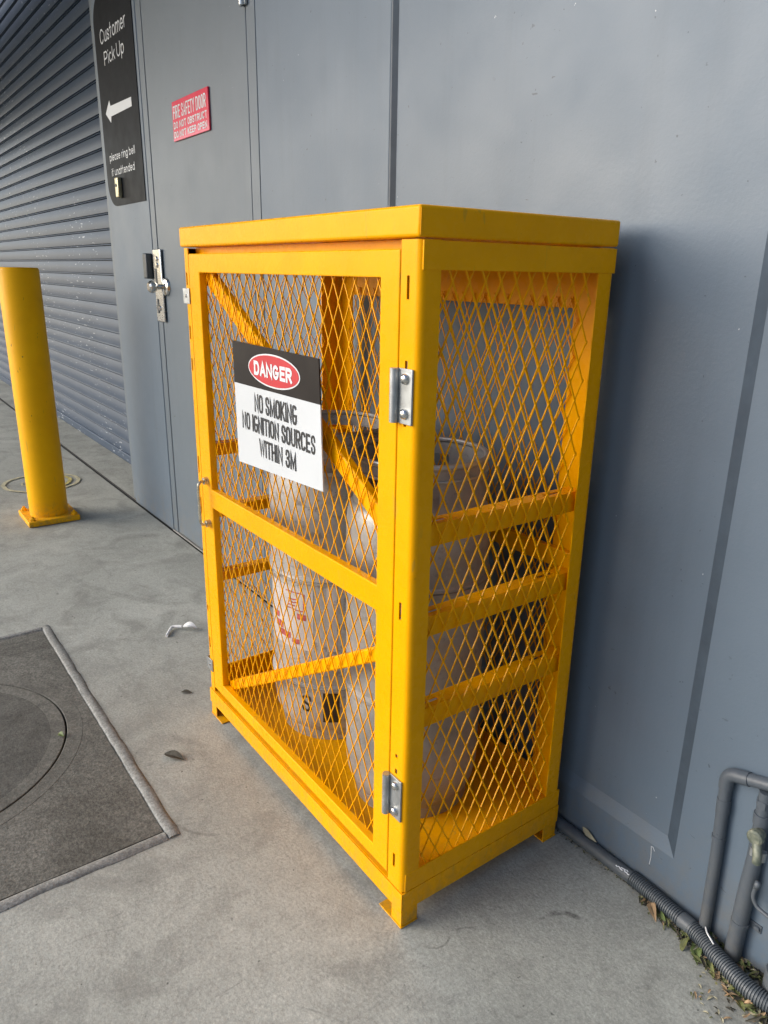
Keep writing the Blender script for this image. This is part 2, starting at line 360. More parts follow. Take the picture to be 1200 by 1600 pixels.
def ribbon(bm, pts, t, T, w, cap=True):
    P = []
    for p in pts:
        p = Vector(p)
        if not P or (p-P[-1]).length > 1e-7: P.append(p)
    closed = (P[0]-P[-1]).length < t*.2 and len(P) > 4
    if closed: P.pop()
    N = len(P); L, R = [], []
    if not closed and cap:
        P[0] = P[0] + (P[0]-P[1]).normalized()*t/2; P[-1] = P[-1] + (P[-1]-P[-2]).normalized()*t/2
    for i in range(N):
        a = P[i]-P[i-1] if (i or closed) else P[1]-P[0]
        b = P[(i+1) % N]-P[i] if (i < N-1 or closed) else a
        a, b = a.normalized(), b.normalized()
        na, nb = Vector((-a.y, a.x)), Vector((-b.y, b.x)); mt = na+nb
        mt = mt.normalized() if mt.length > 1e-4 else na
        k = t/2/max(.45, mt.dot(na))
        L.append(bm.verts.new(T(*(P[i]+mt*k), w))); R.append(bm.verts.new(T(*(P[i]-mt*k), w)))
    for i in range(N if closed else N-1):
        j = (i+1) % N
        bm.faces.new((L[i], L[j], R[j], R[i]))
def text(bm, s, x0, x1, z0, h, t, T, gap=.14, e=1.0, space=.45, lean=0, lift=.0001):
    """one line of lettering between x0 and x1, baseline z0, cap height h, stroke t"""
    G = glyphs(e); tot = 0; n = 0; fixed = 0
    for i, ch in enumerate(s):
        if ch == ' ': tot += space; continue
        tot += G[ch][0]; fixed += t
        if i < len(s)-1 and s[i+1] != ' ': tot += gap
    W = (x1-x0-fixed)/tot; x = x0; k = 0
    for i, ch in enumerate(s):
        if ch == ' ': x += space*W; continue
        g, st = G[ch]
        for p in st:
            k += 1
            ribbon(bm, [(x + t/2 + a*g*W, z0 + t/2 + b*(h-t)) for a, b in p], t, T, (k % 7)*lift)
        x += g*W + t
        if i < len(s)-1 and s[i+1] != ' ': x += gap*W

# ------------------------------------------------------------------ naming helpers
def tag(o, label, cat_, group=None, kind=None):
    o['label'] = label; o['category'] = cat_
    if group: o['group'] = group
    if kind: o['kind'] = kind
    return o
def thing(name, label, cat_, loc=(0, 0, 0), group=None):
    o = bpy.data.objects.new(name, None); COL.objects.link(o); o.empty_display_size = .1
    o['label'] = label; o['category'] = cat_
    o.location = loc
    if group: o['group'] = group
    return o
def part(name, bm, mat, parent, bevel=0, seg=2, label=None, angle=35):
    o = finish(name, bm, mat, parent, bevel, seg, angle)
    p = parent; off = Vector((0, 0, 0))
    while p: off += Vector(p.location); p = p.parent
    for v in o.data.vertices: v.co -= off
    if label: o['label'] = label
    return o
def struct(o): o['kind'] = 'structure'; return o

WY = .439                                                   # street face of the building

# ------------------------------------------------------------------ ground
bm = new()
def gsheet(bm, xs, ys, z=0, hole=None, mi=0):
    V = {}
    for i in range(len(xs)-1):
        for j in range(len(ys)-1):
            a, b = (xs[i]+xs[i+1])/2, (ys[j]+ys[j+1])/2
            if hole and hole[0] < a < hole[1] and hole[2] < b < hole[3]: continue
            q = []
            for ii, jj in ((i, j), (i+1, j), (i+1, j+1), (i, j+1)):
                if (ii, jj) not in V: V[ii, jj] = bm.verts.new((xs[ii], ys[jj], z))
                q.append(V[ii, jj])
            f = bm.faces.new(q); f.material_index = mi
CX0, CX1, CY0, CY1 = -1.595, -.448, -1.38, -.235               # access cover
gsheet(bm, [-14, CX0, CX1, 14], [-4.5, CY0, CY1, .432], 0, (CX0, CX1, CY0, CY1))
gsheet(bm, [-80, 80], [.449, 6], .003)
for y in (.432, .449):
    z = 0 if y < .44 else .003
    v = [bm.verts.new(p) for p in ((-80, y, z), (80, y, z), (80, y, -.012), (-80, y, -.012))]; bm.faces.new(v).material_index = 1
gsheet(bm, [-80, 80], [.432, .449], -.012, None, 1)
gsheet(bm, [CX0-.01, CX1+.01], [CY0-.01, CY1+.01], -.02, None, 1)
g = finish('ground', bm, None, mats=[CON, DARKJ]); g['kind'] = 'structure'
bm = new(); gsheet(bm, [-90, 90], [-90, -4.5]); gsheet(bm, [-90, -14], [-4.5, .432]); gsheet(bm, [14, 90], [-4.5, .432])
g = finish('added_yard', bm, plain('added_yard_asphalt', (.055, .055, .056), .85, 0, .25, 3)); g['kind'] = 'structure'  # dark asphalt added out of view to cut bounce and low reflections

# ------------------------------------------------------------------ access cover set in the slab
ac = thing('access_cover', 'square dark concrete access cover with round lid and pale mortar edges in the floor', 'access cover', (-1.02, -.8, 0))
LC, LR = Vector((-1.041, -.668)), .343
bm = new()
N = 72
outer = []
x0, x1, y0, y1 = CX0+.0265, CX1-.0265, CY0+.0265, CY1-.0265
def ray_rect(a):
    c, s = math.cos(a), math.sin(a); ts = []
    if c: ts += [((x1 if c > 0 else x0)-LC.x)/c]
    if s: ts += [((y1 if s > 0 else y0)-LC.y)/s]
    return min(t for t in ts if t > 0)
angs = sorted([2*PI*k/N for k in range(N)] + [math.atan2(y-LC.y, x-LC.x) % (2*PI) for x in (x0, x1) for y in (y0, y1)])
rings = [[], [], [], []]
for a in angs:
    c, s = math.cos(a), math.sin(a)
    for k, (rad, z) in enumerate(((LR+.0385, -.006), (LR+.039, .0015), (LR+.044, .0015), (None, .0015))):
        rad = ray_rect(a) if rad is None else rad
        rings[k].append(bm.verts.new((LC.x+c*rad, LC.y+s*rad, z)))
for A, B in zip(rings, rings[1:]):
    for k in range(len(A)): bm.faces.new((A[k], A[(k+1) % len(A)], B[(k+1) % len(A)], B[k]))
part('surround', bm, COVER, ac, angle=18)
bm = new(); lathe(bm, [(LR-.0363, -.006), (LR-.0364, .0017), (0, .0016)], LC.x, LC.y, 96); ld = part('lid', bm, LIDM, ac, angle=18)
bm = new(); lathe(bm, [(LR-.0022, -.012), (LR-.0022, .0010), (LR-.0035, .0019), (LR-.036, .0019), (LR-.037, -.006)], LC.x, LC.y, 96); part('lid_rim', bm, COVER2, ld, angle=18)
bm = new(); lathe(bm, [(LR+.0022, -.012), (LR+.0022, .0010), (LR+.0035, .0019), (LR+.0384, .0019), (LR+.038, -.006)], LC.x, LC.y, 96); part('surround_rim', bm, COVER2, ac, angle=18)
for nm, (a0, a1, b0, b1) in dict(e1=(CX0, CX1, CY1-.026, CY1), e2=(CX1-.026, CX1, CY0, CY1-.0262), e3=(CX0, CX0+.026, CY0, CY1-.0262), e4=(CX0+.0262, CX1-.0262, CY0, CY0+.026)).items():
    bm = new()
    L = max(a1-a0, b1-b0); n_ = 40; horiz = (a1-a0) > (b1-b0)
    prof = [(-.002, -.012), (-.002, .0008), (.004, .0042), (.010, .0052), (.018, .0046), (.0245, .0012), (.026, -.012)]
    if nm in ('e1', 'e2'): prof = [(.026-p, z) for p, z in prof]
    rs = []
    for k in range(n_+1):
        f = k/n_; j = random.gauss(0, .0009)
        rs.append([bm.verts.new((a0+(a1-a0)*f, b0+p+(j if 0 < i < 6 else 0), z+(j*.5 if z > 0 else 0)) if horiz else (a0+p+(j if 0 < i < 6 else 0), b0+(b1-b0)*f, z+(j*.5 if z > 0 else 0))) for i, (p, z) in enumerate(prof)])
    for A, B in zip(rs, rs[1:]):
        for i in range(len(prof)-1): bm.faces.new((A[i], A[i+1], B[i+1], B[i]))
    bm.faces.new(rs[0]); bm.faces.new(rs[-1][::-1])
    part('mortar_edge', bm, MORT, ac, angle=60)

# ------------------------------------------------------------------ building wall
wl = thing('building_wall', 'blue grey painted concrete wall with sunken bevelled panel behind the cage', 'wall', (0, WY, 0))
bm = new(); box(bm, -2.775, -2.2625, WY, .80, .003, 3.6); part('pier', bm, WALL, wl, .004)
bm = new(); box(bm, -1.310, -.6766, WY, .64, .004, 3.6); part('infill_panel', bm, WALL, wl, .003)
bm = new(); box(bm, -2.2625, -1.31, WY+.0, .64, 2.45, 3.6); part('lintel', bm, WALL, wl, .003)
bm = new()
YB, YF = .4410, .4492                                        # border and sunken field
FXL, FX, BX, FZ, BZ = -.6620, .2180, .2404, .1340, .1030
def face(bm, *pp): bm.faces.new([bm.verts.new(p) for p in pp])
face(bm, (FXL, YF, FZ), (FX, YF, FZ), (FX, YF, 3.6), (FXL, YF, 3.6))
face(bm, (FXL, YB, BZ), (BX, YB, BZ), (FX, YF, FZ), (FXL, YF, FZ))
face(bm, (FXL, YB, .002), (2.6, YB, .002), (2.6, YB, BZ), (BX, YB, BZ), (FXL, YB, BZ))
face(bm, (BX, YB, BZ), (2.6, YB, BZ), (2.6, YB, 3.6), (BX, YB, 3.6))
face(bm, (2.6, YB, .002), (2.6, YB, 3.6), (2.6, .64, 3.6), (2.6, .64, .002))
bmesh.ops.remove_doubles(bm, verts=bm.verts, dist=1e-5)
part('sunken_panel', bm, WALL, wl, angle=5)
bm = new(); face(bm, (BX, YB, BZ), (BX, YB, 3.6), (FX, YF, 3.6), (FX, YF, FZ)); part('shaded_bevel', bm, BEVSHADE, wl)  # panel's side bevel, its shade painted in as a darker grey
bm = new(); face(bm, (-.6764, WY+.0006, .004), (-.6715, WY+.0006, .004), (-.6715, WY+.0006, 3.6), (-.6764, WY+.0006, 3.6)); face(bm, (-.6715, WY+.0006, .004), (FXL, YF, .004), (FXL, YF, 3.6), (-.6715, WY+.0006, 3.6)); bmesh.ops.remove_doubles(bm, verts=bm.verts, dist=1e-5); part('joint_fillet', bm, SEAL2, wl)

bm = new(); box(bm, -9.5, -2.775, WY, .95, 3.3, 3.6); part('head_beam', bm, WALL, wl)

bm = new(); box(bm, -11, -1.7, -2.7, .438, 2.85, 3.0); part('unseen_canopy', bm, DOORM, wl, .01)  # unseen canopy, added to keep sky light off shutter, pier and sign
bm = new(); box(bm, 2.6, 2.8, -3.4, .64, .004, 3.6); part('added_return_wall', bm, WALL, wl, .004)  # unseen wall, added to shade the side face of the cage

# ------------------------------------------------------------------ fire door
fd = thing('fire_door', 'plain grey painted fire door beside the charcoal sign, with steel lock guard and knob', 'door', (-1.79, WY, 0))
bm = new()
plate(bm, XZ(WY+.001), (-2.257, -1.3145), (.010, 2.446), [(-2.2065, -1.3685, .010, 2.39)], .06)
part('frame', bm, DOORM, fd, .002)
bm = new(); box(bm, -2.2005, -1.3735, WY+.002, WY+.045, .014, 2.385); part('leaf', bm, DOORM, fd, .002)
bm = new(); box(bm, -2.262, -1.3105, .50, .52, .006, 2.449); part('backing', bm, DARKJ, fd)
bm = new(); box(bm, -2.262, -1.3105, WY-.004, .60, .0042, .009); part('threshold', bm, MORT, fd, .002)
bm = new(); tube(bm, [(-1.3685, WY-.010, 1.815), (-1.3685, WY-.010, 1.94)], .009, 12); box(bm, -1.385, -1.352, WY-.008, WY-.0022, 1.815, 1.94)
part('hinge', bm, STAIN, fd)
bm = new(); box(bm, -2.238, -2.155, WY-.010, WY-.0025, .912, 1.187); lp = part('lock_guard', bm, STAIN, fd, .003)
bm = new(); box(bm, -2.222, -2.205, WY-.0125, WY-.0101, 1.045, 1.115); box(bm, -2.222, -2.205, WY-.0125, WY-.0101, .945, 1.0)
part('guard_slot', bm, DGREY, lp, .001)
bm = new()
for z in (1.15, 1.128, .965): lathe(bm, [(0, WY-.016), (.008, WY-.0155), (.011, WY-.011), (.011, WY-.0101)], -2.193, z, 14, 'y')
part('guard_screw', bm, CHROME, lp)
bm = new(); lathe(bm, [(0, WY-.062), (.015, WY-.062), (.022, WY-.056), (.024, WY-.047), (.020, WY-.036), (.011, WY-.028), (.010, WY-.012), (.010, WY)], -2.165, 1.047, 28, 'y')
part('knob', bm, CHROME, fd)
bm = new(); lathe(bm, [(0, WY-.012), (.024, WY-.012), (.032, WY-.008), (.034, WY+.0005), (0, WY+.0005)], -2.135, 1.047, 32, 'y'); part('rose', bm, CHROME, fd)
bm = new(); box(bm, -2.305, -2.262, WY-.030, WY-.0021, 1.075, 1.172); part('reader', bm, DGREY, fd, .006, 3)

# ------------------------------------------------------------------ signs and bell on the pier and the door
cs = thing('pickup_sign', 'tall charcoal sign reading Customer Pick Up with a white arrow, on the grey pier', 'sign', (-2.52, WY, 1.75))
SX0, SX1, SZ0, SZ1 = -2.752, -2.287, 1.368, 2.155
poly = [(SX1, SZ0)] + [(SX0+.1+.1*math.cos(a), SZ0+.1+.1*math.sin(a)) for a in [PI*1.5-PI/2*k/10 for k in range(11)]] \
     + [(SX0+.1+.1*math.cos(a), SZ1-.1+.1*math.sin(a)) for a in [PI-PI/2*k/10 for k in range(11)]] + [(SX1, SZ1)]
bm = new(); prism(bm, poly, XZ(WY-.003), .0029); part('panel', bm, BLACKP, cs)
Tm = lambda y: (lambda u, v, w: (u, y-w, v))
bm = new(); text(bm, 'Customer', -2.679, -2.357, 1.976, .053, .0055, Tm(WY-.0036), .2); part('lettering', bm, WHITEV, cs); bm = new(); text(bm, 'Pick Up', -2.648, -2.398, 1.897, .049, .0055, Tm(WY-.0036), .22, 1, .6); part('lettering', bm, WHITEV, cs); bm = new()
text(bm, 'please ring bell', -2.690, -2.366, 1.545, .030, .0038, Tm(WY-.0036), .22, 1, .75); part('lettering', bm, WHITEV, cs); bm = new(); text(bm, 'if unattended', -2.680, -2.384, 1.487, .030, .0038, Tm(WY-.0036), .22, 1, .75)
part('lettering', bm, WHITEV, cs)
bm = new(); prism(bm, [(-2.691, 1.727), (-2.632, 1.770), (-2.622, 1.7475), (-2.361, 1.7415), (-2.361, 1.7095), (-2.622, 1.709), (-2.631, 1.687)], XZ(WY-.0036), .0004); part('arrow', bm, WHITEV, cs)
db = thing('door_bell', 'slim brass coloured bell push on the charcoal sign below its lettering', 'door bell', (-2.56, WY, 1.44))
bm = new(); box(bm, -2.597, -2.560, WY-.022, WY-.0031, 1.396, 1.474); part('case', bm, BRASS, db, .004, 3)
bm = new(); lathe(bm, [(0, WY-.025), (.005, WY-.025), (.007, WY-.0225), (.007, WY-.0222)], -2.579, 1.443, 16, 'y'); part('button', bm, DGREY, db)

fs = thing('fire_door_sign', 'red sign with white words FIRE SAFETY DOOR on the grey door', 'sign', (-1.795, WY, 1.6))
YS = WY+.001
bm = new(); box(bm, -1.947, -1.641, YS-.006, YS-.0003, 1.537, 1.6605); part('plate', bm, REDG, fs, .001)
bm = new(); text(bm, 'FIRE SAFETY DOOR', -1.937, -1.657, 1.6055, .040, .0048, Tm(YS-.0064), .2, .8, .9); part('lettering', bm, WHITEV, fs); bm = new()
text(bm, 'DO NOT OBSTRUCT', -1.937, -1.653, 1.5745, .0215, .0042, Tm(YS-.0064), .25, .85, 1.0); part('lettering', bm, WHITEV, fs); bm = new(); text(bm, 'DO NOT KEEP OPEN', -1.937, -1.655, 1.546, .0205, .0041, Tm(YS-.0064), .25, .85, 1.0)
part('lettering', bm, WHITEV, fs)

# ------------------------------------------------------------------ roller shutter
rs_ = thing('roller_shutter', 'wide blue grey roller shutter of curved slats with pale scratches, closed to the floor', 'roller shutter', (-5.5, .68, 0))
bm = new(); SY = .672; pitch = .0792; prof = []
k = 0; z = .055
while z < 3.35:
    for a in range(9):
        t = a/8; prof.append((SY - .009 + .0075*t - .0028*math.sin(PI*t), z + t*(pitch-.0132)))
    zt = z + pitch - .0132
    prof += [(SY+.030, zt+.0004), (SY+.030, zt+.0044), (SY-.003, zt+.0046), (SY-.001, zt+.0108), (SY+.018, zt+.0110), (SY+.018, zt+.0131)]
    z += pitch
XA, XB = -9.4, -2.80
va = [bm.verts.new((XA, y, z)) for y, z in prof]; vb = [bm.verts.new((XB, y, z)) for y, z in prof]
for i in range(len(prof)-1): bm.faces.new((va[i], vb[i], vb[i+1], va[i+1]))
part('curtain', bm, SHUT, rs_, angle=50)
bm = new(); box(bm, XA, XB-.01, SY-.02, SY+.015, .004, .056); part('bottom_rail', bm, SHUT, rs_, .004)
bm = new(); box(bm, -2.855, -2.776, WY+.016, SY-.03, .003, 3.3); part('guide_channel', bm, DOORM, rs_, .004)
bm = new(); box(bm, -9.5, -9.41, WY+.016, SY+.1, .003, 3.3); part('guide_channel', bm, DOORM, rs_, .004)
bm = new(); box(bm, XA, XB, SY+.05, SY+.06, .003, 3.3); part('lining', bm, DARKJ, rs_)

# ------------------------------------------------------------------ bollard and floor marking
bo = thing('bollard', 'thick yellow steel bollard bolted to the floor in front of the shutter', 'bollard', (-2.76, .03, 0))
bm = new(); lathe(bm, [(.0825, .024), (.0825, 1.098), (.0805, 1.106), (.076, 1.110), (0, 1.111)], -2.76, .03, 64); part('post', bm, YELB, bo)
bm = new(); box(bm, -2.872, -2.642, -.082, .138, .001, .026); part('base_plate', bm, YELB, bo, .003)
for sx, sy in ((-1, -1), (1, -1), (1, 1), (-1, 1)):
    bm = new(); x, y = -2.757+sx*.093, .028+sy*.089
    lathe(bm, [(.013, .0262), (.013, .036), (.011, .038), (.006, .038), (.006, .046), (0, .047)], x, y, 6); part('anchor_bolt', bm, YELB, bo)
fm = thing('floor_marking', 'worn pale ring painted on the concrete behind the bollard', 'floor marking', (-3.38, .13, 0))
bm = new()
def annul(bm, cx, cy, r0_, r1_, z, a0=0, a1=360, n=48, wob=0, t=.0008):
    prev = None
    for k in range(n+1):
        a = math.radians(a0+(a1-a0)*k/n); j = random.uniform(-wob, wob)
        cur = [bm.verts.new((cx+math.cos(a)*(q+j), cy+math.sin(a)*(q+j), z)) for q in (r0_, r1_)]
        if prev: bm.faces.new((prev[0], prev[1], cur[1], cur[0]))
        prev = cur
annul(bm, -3.40, .13, .175, .195, .004, 0, 360, 48, .003); annul(bm, -3.40, .13, .09, .10, .004, 160, 330, 30, .004)
part('outer_ring', bm, FLOORRING, fm)
bm = new(); annul(bm, -3.40, .13, .135, .155, .0045, 10, 130, 24, .004); part('inner_arc', bm, FLOORYEL, fm)

# ------------------------------------------------------------------ the yellow cage
W, D, ZB, ZT = .8276, .404, .0768, 1.160
cg = thing('gas_cylinder_cage', 'tall bright yellow mesh cage with braced hinged door standing against the grey wall', 'storage cage', (-W/2, D/2, 0))
def Lpost(name, cx, cy, sx, sy, slots, fl=.042, sd_=.036, r=.011, t=.0025, so=.0225):
    """angle post at a corner; sx, sy point into the cage; slots are z ranges on the flange facing the street side"""
    bm = new()
    plate(bm, lambda u, v, w: (cx+sx*u, cy+sy*w, v), (r, fl), (ZB+.002, ZT-.002), [(so, so+.006, a, b) for a, b in slots], t)
    plate(bm, lambda u, v, w: (cx+sx*w, cy+sy*u, v), (r, sd_), (ZB+.002, ZT-.002), [], t)
    n_ = 7; A, B = [], []
    for k in range(n_+1):
        a = PI/2*k/n_
        for zz, L in ((ZB+.002, A), (ZT-.002, B)):
            L.append((bm.verts.new((cx+sx*(r-r*math.sin(a)), cy+sy*(r-r*math.cos(a)), zz)), bm.verts.new((cx+sx*(r-(r-t)*math.sin(a)), cy+sy*(r-(r-t)*math.cos(a)), zz))))
    for k in range(n_):
        for s in (0, 1): bm.faces.new((A[k][s], A[k+1][s], B[k+1][s], B[k][s]))
        bm.faces.new((A[k][0], A[k][1], A[k+1][1], A[k+1][0])); bm.faces.new((B[k][0], B[k][1], B[k+1][1], B[k+1][0]))
    return part(name, bm, YEL, cg, 0, angle=30)
Lpost('post', 0, 0, -1, 1, [(1.081, 1.112), (.975, .9985), (.905, .916), (.599, .629), (.345, .352), (.3135, .323), (.1195, .148)])
Lpost('post', -W, 0, 1, 1, [(1.082, 1.108), (.967, .996), (.897, .925), (.66, .70), (.56, .60), (.302, .319), (.20, .23)], .0285, .05, so=.0125)
Lpost('post', 0, D, -1, -1, [], .075, .040)
Lpost('post', -W, D, 1, -1, [], .060, .055)
# side, back frames: folded sheet with an opening, top rail a hair proud
def side_frame(x, s, nm):
    bm = new(); plate(bm, YZ(x, s), (.0365, D-.0402), (ZB+.002, ZT-.003), [(.0366, D-.0403, .1155, 1.1205)], .002)
    part(nm, bm, YEL, cg)
bm = new(); box(bm, -.0025, .0007, .0045, D-.001, 1.1195, 1.1572); part('side_rail', bm, YEL, cg, .0008)
bm = new(); box(bm, -.0025, .0007, .0065, D-.001, ZB+.001, .1155); part('side_rail', bm, YEL, cg, .0008)
bm = new(); box(bm, -W-.0007, -W+.0025, .0045, D-.001, 1.1195, 1.1572); part('side_rail', bm, YEL, cg, .0008)
bm = new(); box(bm, -W-.0007, -W+.0025, .0065, D-.001, ZB+.001, .130); part('side_rail', bm, YEL, cg, .0008)
bm = new(); box(bm, -W+.06, -.075, D-.0032, D-.0004, 1.062, 1.157); part('back_rail', bm, YEL, cg, .0008)
bm = new(); box(bm, -W+.06, -.075, D-.0032, D-.0004, ZB+.001, .13); part('back_rail', bm, YEL, cg, .0008)
bm = new(); box(bm, -W+.01, -.01, D-.016, D-.0042, .592, .628); part('back_rail', bm, YEL, cg, .001)
bm = new(); box(bm, -W+.0185, -W+.036, .0195, .0222, ZB+.004, 1.117); part('door_stop', bm, YEL, cg)
# header strip behind the door gap
bm = new(); box(bm, -W+.0185, -.042, .0225, .0248, 1.118, ZT-.001); part('header', bm, YEL, cg)
# lid
bm = new(); box(bm, -W-.0030, .0021, -.0048, D+.0006, ZT, 1.2); part('lid', bm, YEL, cg, .0045, 4)
# corner folds on the lid
bm = new(); box(bm, .0019, .0026, -.0034, -.0024, ZT+.0035, 1.196); part('lid_seam', bm, YEL, cg)
# base: channel frame, floor sheet, feet
bm = new()
box(bm, -W-.0015, .0015, -.0015, .0012, .037, ZB); box(bm, -W-.0015, .0015, -.0015, .030, ZB-.0025, ZB) if False else None
part('base_rail', bm, YEL, cg, .0006)
bm = new(); box(bm, -.0015, .0012, .0014, D+.001, .037, ZB); part('base_rail', bm, YEL, cg, .0006)
bm = new(); box(bm, -W-.0012, -W+.0015, .0014, D+.001, .037, ZB); part('base_rail', bm, YEL, cg, .0006)
bm = new(); box(bm, -W+.002, -.002, D-.0015, D+.0012, .037, ZB); part('base_rail', bm, YEL, cg, .0006)
bm = new(); box(bm, -W+.003, -.003, .0015, D-.003, ZB-.001, ZB+.0015); part('floor_sheet', bm, YEL, cg)
for cx, sx in ((0, -1), (-W, 1)):
    for cy, sy in ((0, 1), (D, -1)):
        bm = new()
        fx = lambda a, b: sorted((cx+sx*a, cx+sx*b)); fy = lambda a, b: sorted((cy+sy*a, cy+sy*b))
        box(bm, *fx(.0005, .030), *fy(.0005, .003), .0035, .0765)
        box(bm, *fx(.0005, .003), *fy(.0032, .037), .0035, .0765)
        box(bm, *fx(-.001, .066), *fy(-.001, .037), .0006, .0034)
        part('foot', bm, YEL, cg, .0007)
# expanded metal
def mesh_panel(bm, T, u0, u1, v0, v1, su=.031, sv=.0625, wd=.0016, th=.0019, lean=.0002):
    """zigzag strands that touch at the knuckles; T(u, v, w)"""
    nu = int(math.ceil((u1-u0)/su))+1; nv = int(math.ceil((v1-v0)/(sv/2)))+1
    for i in range(nu+1):
        for ph in (0, 1):
            pts = []
            for j in range(nv+1):
                side = (j+ph) % 2
                off = (.5 if side else 0.)*su
                # strand i,ph runs between columns; neighbours meet at the knuckles
                u = u0 + i*su + (0 if ph == 0 else 0) + (off if ph == 0 else -off) + (0 if ph == 0 else .5*su*0)
                if ph == 1: u = u0 + i*su + (-.5*su if side == 0 else 0.)
                else: u = u0 + i*su + (.5*su if side == 1 else 0.)
                pts.append((u, v0 + j*sv/2))
            clip = []
            for (a, b), (c, e) in zip(pts, pts[1:]):
                if min(a, c) < u0-1e-6 or max(a, c) > u1+1e-6 or b >= v1: continue
                if e > v1: f = (v1-b)/(e-b); c, e = a+(c-a)*f, v1
                clip.append(((a, b), (c, e)))
            for (a, b), (c, e) in clip:
                t = Vector((c-a, e-b)); L = t.length
                if L < 1e-5: continue
                t /= L; nn = Vector((-t.y, t.x))
                s = 1 if c > a else -1
                ext = .0009
                A = Vector((a, b)) - t*ext; B = Vector((c, e)) + t*ext
                vs = []
                for P_ in (A, B):
                    for (p, q) in ((-1, -1), (1, -1), (1, 1), (-1, 1)):
                        x = P_ + nn*p*wd/2
                        vs.append(bm.verts.new(T(x.x, x.y, q*th/2 + p*s*lean*.5 + (ph-.5)*.0006)))
                for f in ((0, 1, 5, 4), (1, 2, 6, 5), (2, 3, 7, 6), (3, 0, 4, 7), (0, 3, 2, 1), (4, 5, 6, 7)): bm.faces.new([vs[k] for k in f])
def knuckles(bm, T, u0, u1, v0, v1, su=.031, sv=.0625):
    i = 0
    for j in range(int((v1-v0)/(sv/2))+1):
        v = v0+j*sv/2
        if v > v1: break
        u = u0 + (.5*su if j % 2 else 0)
        while u < u1:
            for a, b, c_ in ((-.0014, -.0034, 0),):
                vs = [bm.verts.new(T(u+p*.0014, v+q*.0036, r*.0015)) for r in (-1, 1) for p, q in ((-1, -.6), (1, -.6), (1, .6), (0, 1), (-1, .6), (0, -1))]
                lo, hi = vs[:6], vs[6:]
                o_ = [5, 1, 2, 3, 4, 0]
                lo = [lo[k] for k in o_]; hi = [hi[k] for k in o_]
                bm.faces.new(lo); bm.faces.new(hi[::-1])
                for k in range(6): bm.faces.new((lo[k], lo[(k+1) % 6], hi[(k+1) % 6], hi[k]))
            u += su
_mp = mesh_panel
def mesh_panel(bm, T, u0, u1, v0, v1): _mp(bm, T, u0, u1, v0, v1); knuckles(bm, T, u0, u1, v0, v1)
bm = new(); _mp(bm, lambda u, v, w: (-.0055+w, u, v), .030, D-.034, .105, 1.13, wd=.0021, th=.0024); knuckles(bm, lambda u, v, w: (-.0055+w*1.2, u, v), .030, D-.034, .105, 1.13); part('side_mesh', bm, YEL, cg)
bm = new(); mesh_panel(bm, lambda u, v, w: (-W+.0055+w, u, v), .030, D-.034, .105, 1.13); part('side_mesh', bm, YEL, cg)
bm = new(); mesh_panel(bm, lambda u, v, w: (u, D-.0065+w, v), -W+.05, -.060, .105, 1.08); part('back_mesh', bm, YEL, cg)
# cylinder bearers on the side walls: angle irons with slots
for x, s in ((-.011, -1), (-W+.011, 1)):
    for z in (.752, .598, .430):
        bm = new(); zz = z if s < 0 else z-.022
        X = lambda a: x+s*a
        plate(bm, lambda u, v, w: (x+s*w, u, v), (.012, D-.012), (zz-.036, zz-.002), [], .0025)
        plate(bm, lambda u, v, w: (x+s*v, u, zz-w), (.012, D-.012), (.0, .030), [(.045, .085, .012, .019), (D-.095, D-.055, .012, .019)], .0025)
        part('bearer', bm, YEL, cg, .0006)
# door
dr = None
bm = new()
DX0, DX1, DZ0, DZ1 = -.7955, -.0435, .0935, 1.1462
plate(bm, XZ(-.0012), (DX0, DX1), (DZ0, DZ1), [(-.7415, -.0890, .6350, 1.1085), (-.7415, -.0890, .122, .5905)], .0175)
dr = part('door', bm, YEL, cg, .0022, 3)
bm = new()
for x0_, x1_ in ((-.7415, -.7405), (-.09, -.089)): pass
box(bm, DX0+.001, DX1-.001, -.00125, -.00115, 1.1080, 1.1084)
bm.free()
bm = new(); mesh_panel(bm, lambda u, v, w: (u, .013+w, v), -.7475, -.083, .632, 1.112); part('door_mesh', bm, YEL, dr)
bm = new(); mesh_panel(bm, lambda u, v, w: (u, .013+w, v), -.7475, -.083, .117, .594); part('door_mesh', bm, YEL, dr)
def brace(p, q, wd, y0, y1, nm):
    bm = new(); p, q = Vector(p), Vector(q); t = (q-p).normalized(); nn = Vector((-t.y, t.x))
    poly = [p+nn*wd/2, p-nn*wd/2, q-nn*wd/2, q+nn*wd/2]
    prism(bm, [tuple(v) for v in poly], lambda u, v, w: (u, y0+w, v), y1-y0)
    return part(nm, bm, YEL, dr, .003, 2)
K = lambda x, z, f=1.027: (.8021+(x-.8021)*f, 1.1156+(z-1.1156)*f)
brace(K(-.722, 1.112), K(-.070, .742), .034, .017, .033, 'brace')
brace(K(-.722, .131), K(-.072, .520), .026, .017, .033, 'brace')
for z0, z1 in ((.9095, .988), (.2275, .308)):
    bm = new(); box(bm, -.0370, -.0070, -.0036, -.0004, z0, z1); h = part('hinge', bm, GALV, cg, .0006)
    bm = new(); tube(bm, [(-.0425, -.0078, z0+.0005), (-.0425, -.0078, z1-.0005)], .0066, 18)
    for k in range(1, 4):
        tube(bm, [(-.0425, -.0078, z0+(z1-z0)*k/4-.0006), (-.0425, -.0078, z0+(z1-z0)*k/4+.0006)], .0070, 18)
    box(bm, -.0400, -.0365, -.0040, -.0010, z0+.0005, z1-.0005)
    part('knuckle', bm, GALV, h)
    for z in (z0+.015, z1-.014):
        bm = new(); lathe(bm, [(0, -.0105), (.004, -.0101), (.0068, -.0080), (.0078, -.0052), (.0078, -.0036)], -.0215, z, 20, 'y'); part('rivet', bm, CHROME, h)
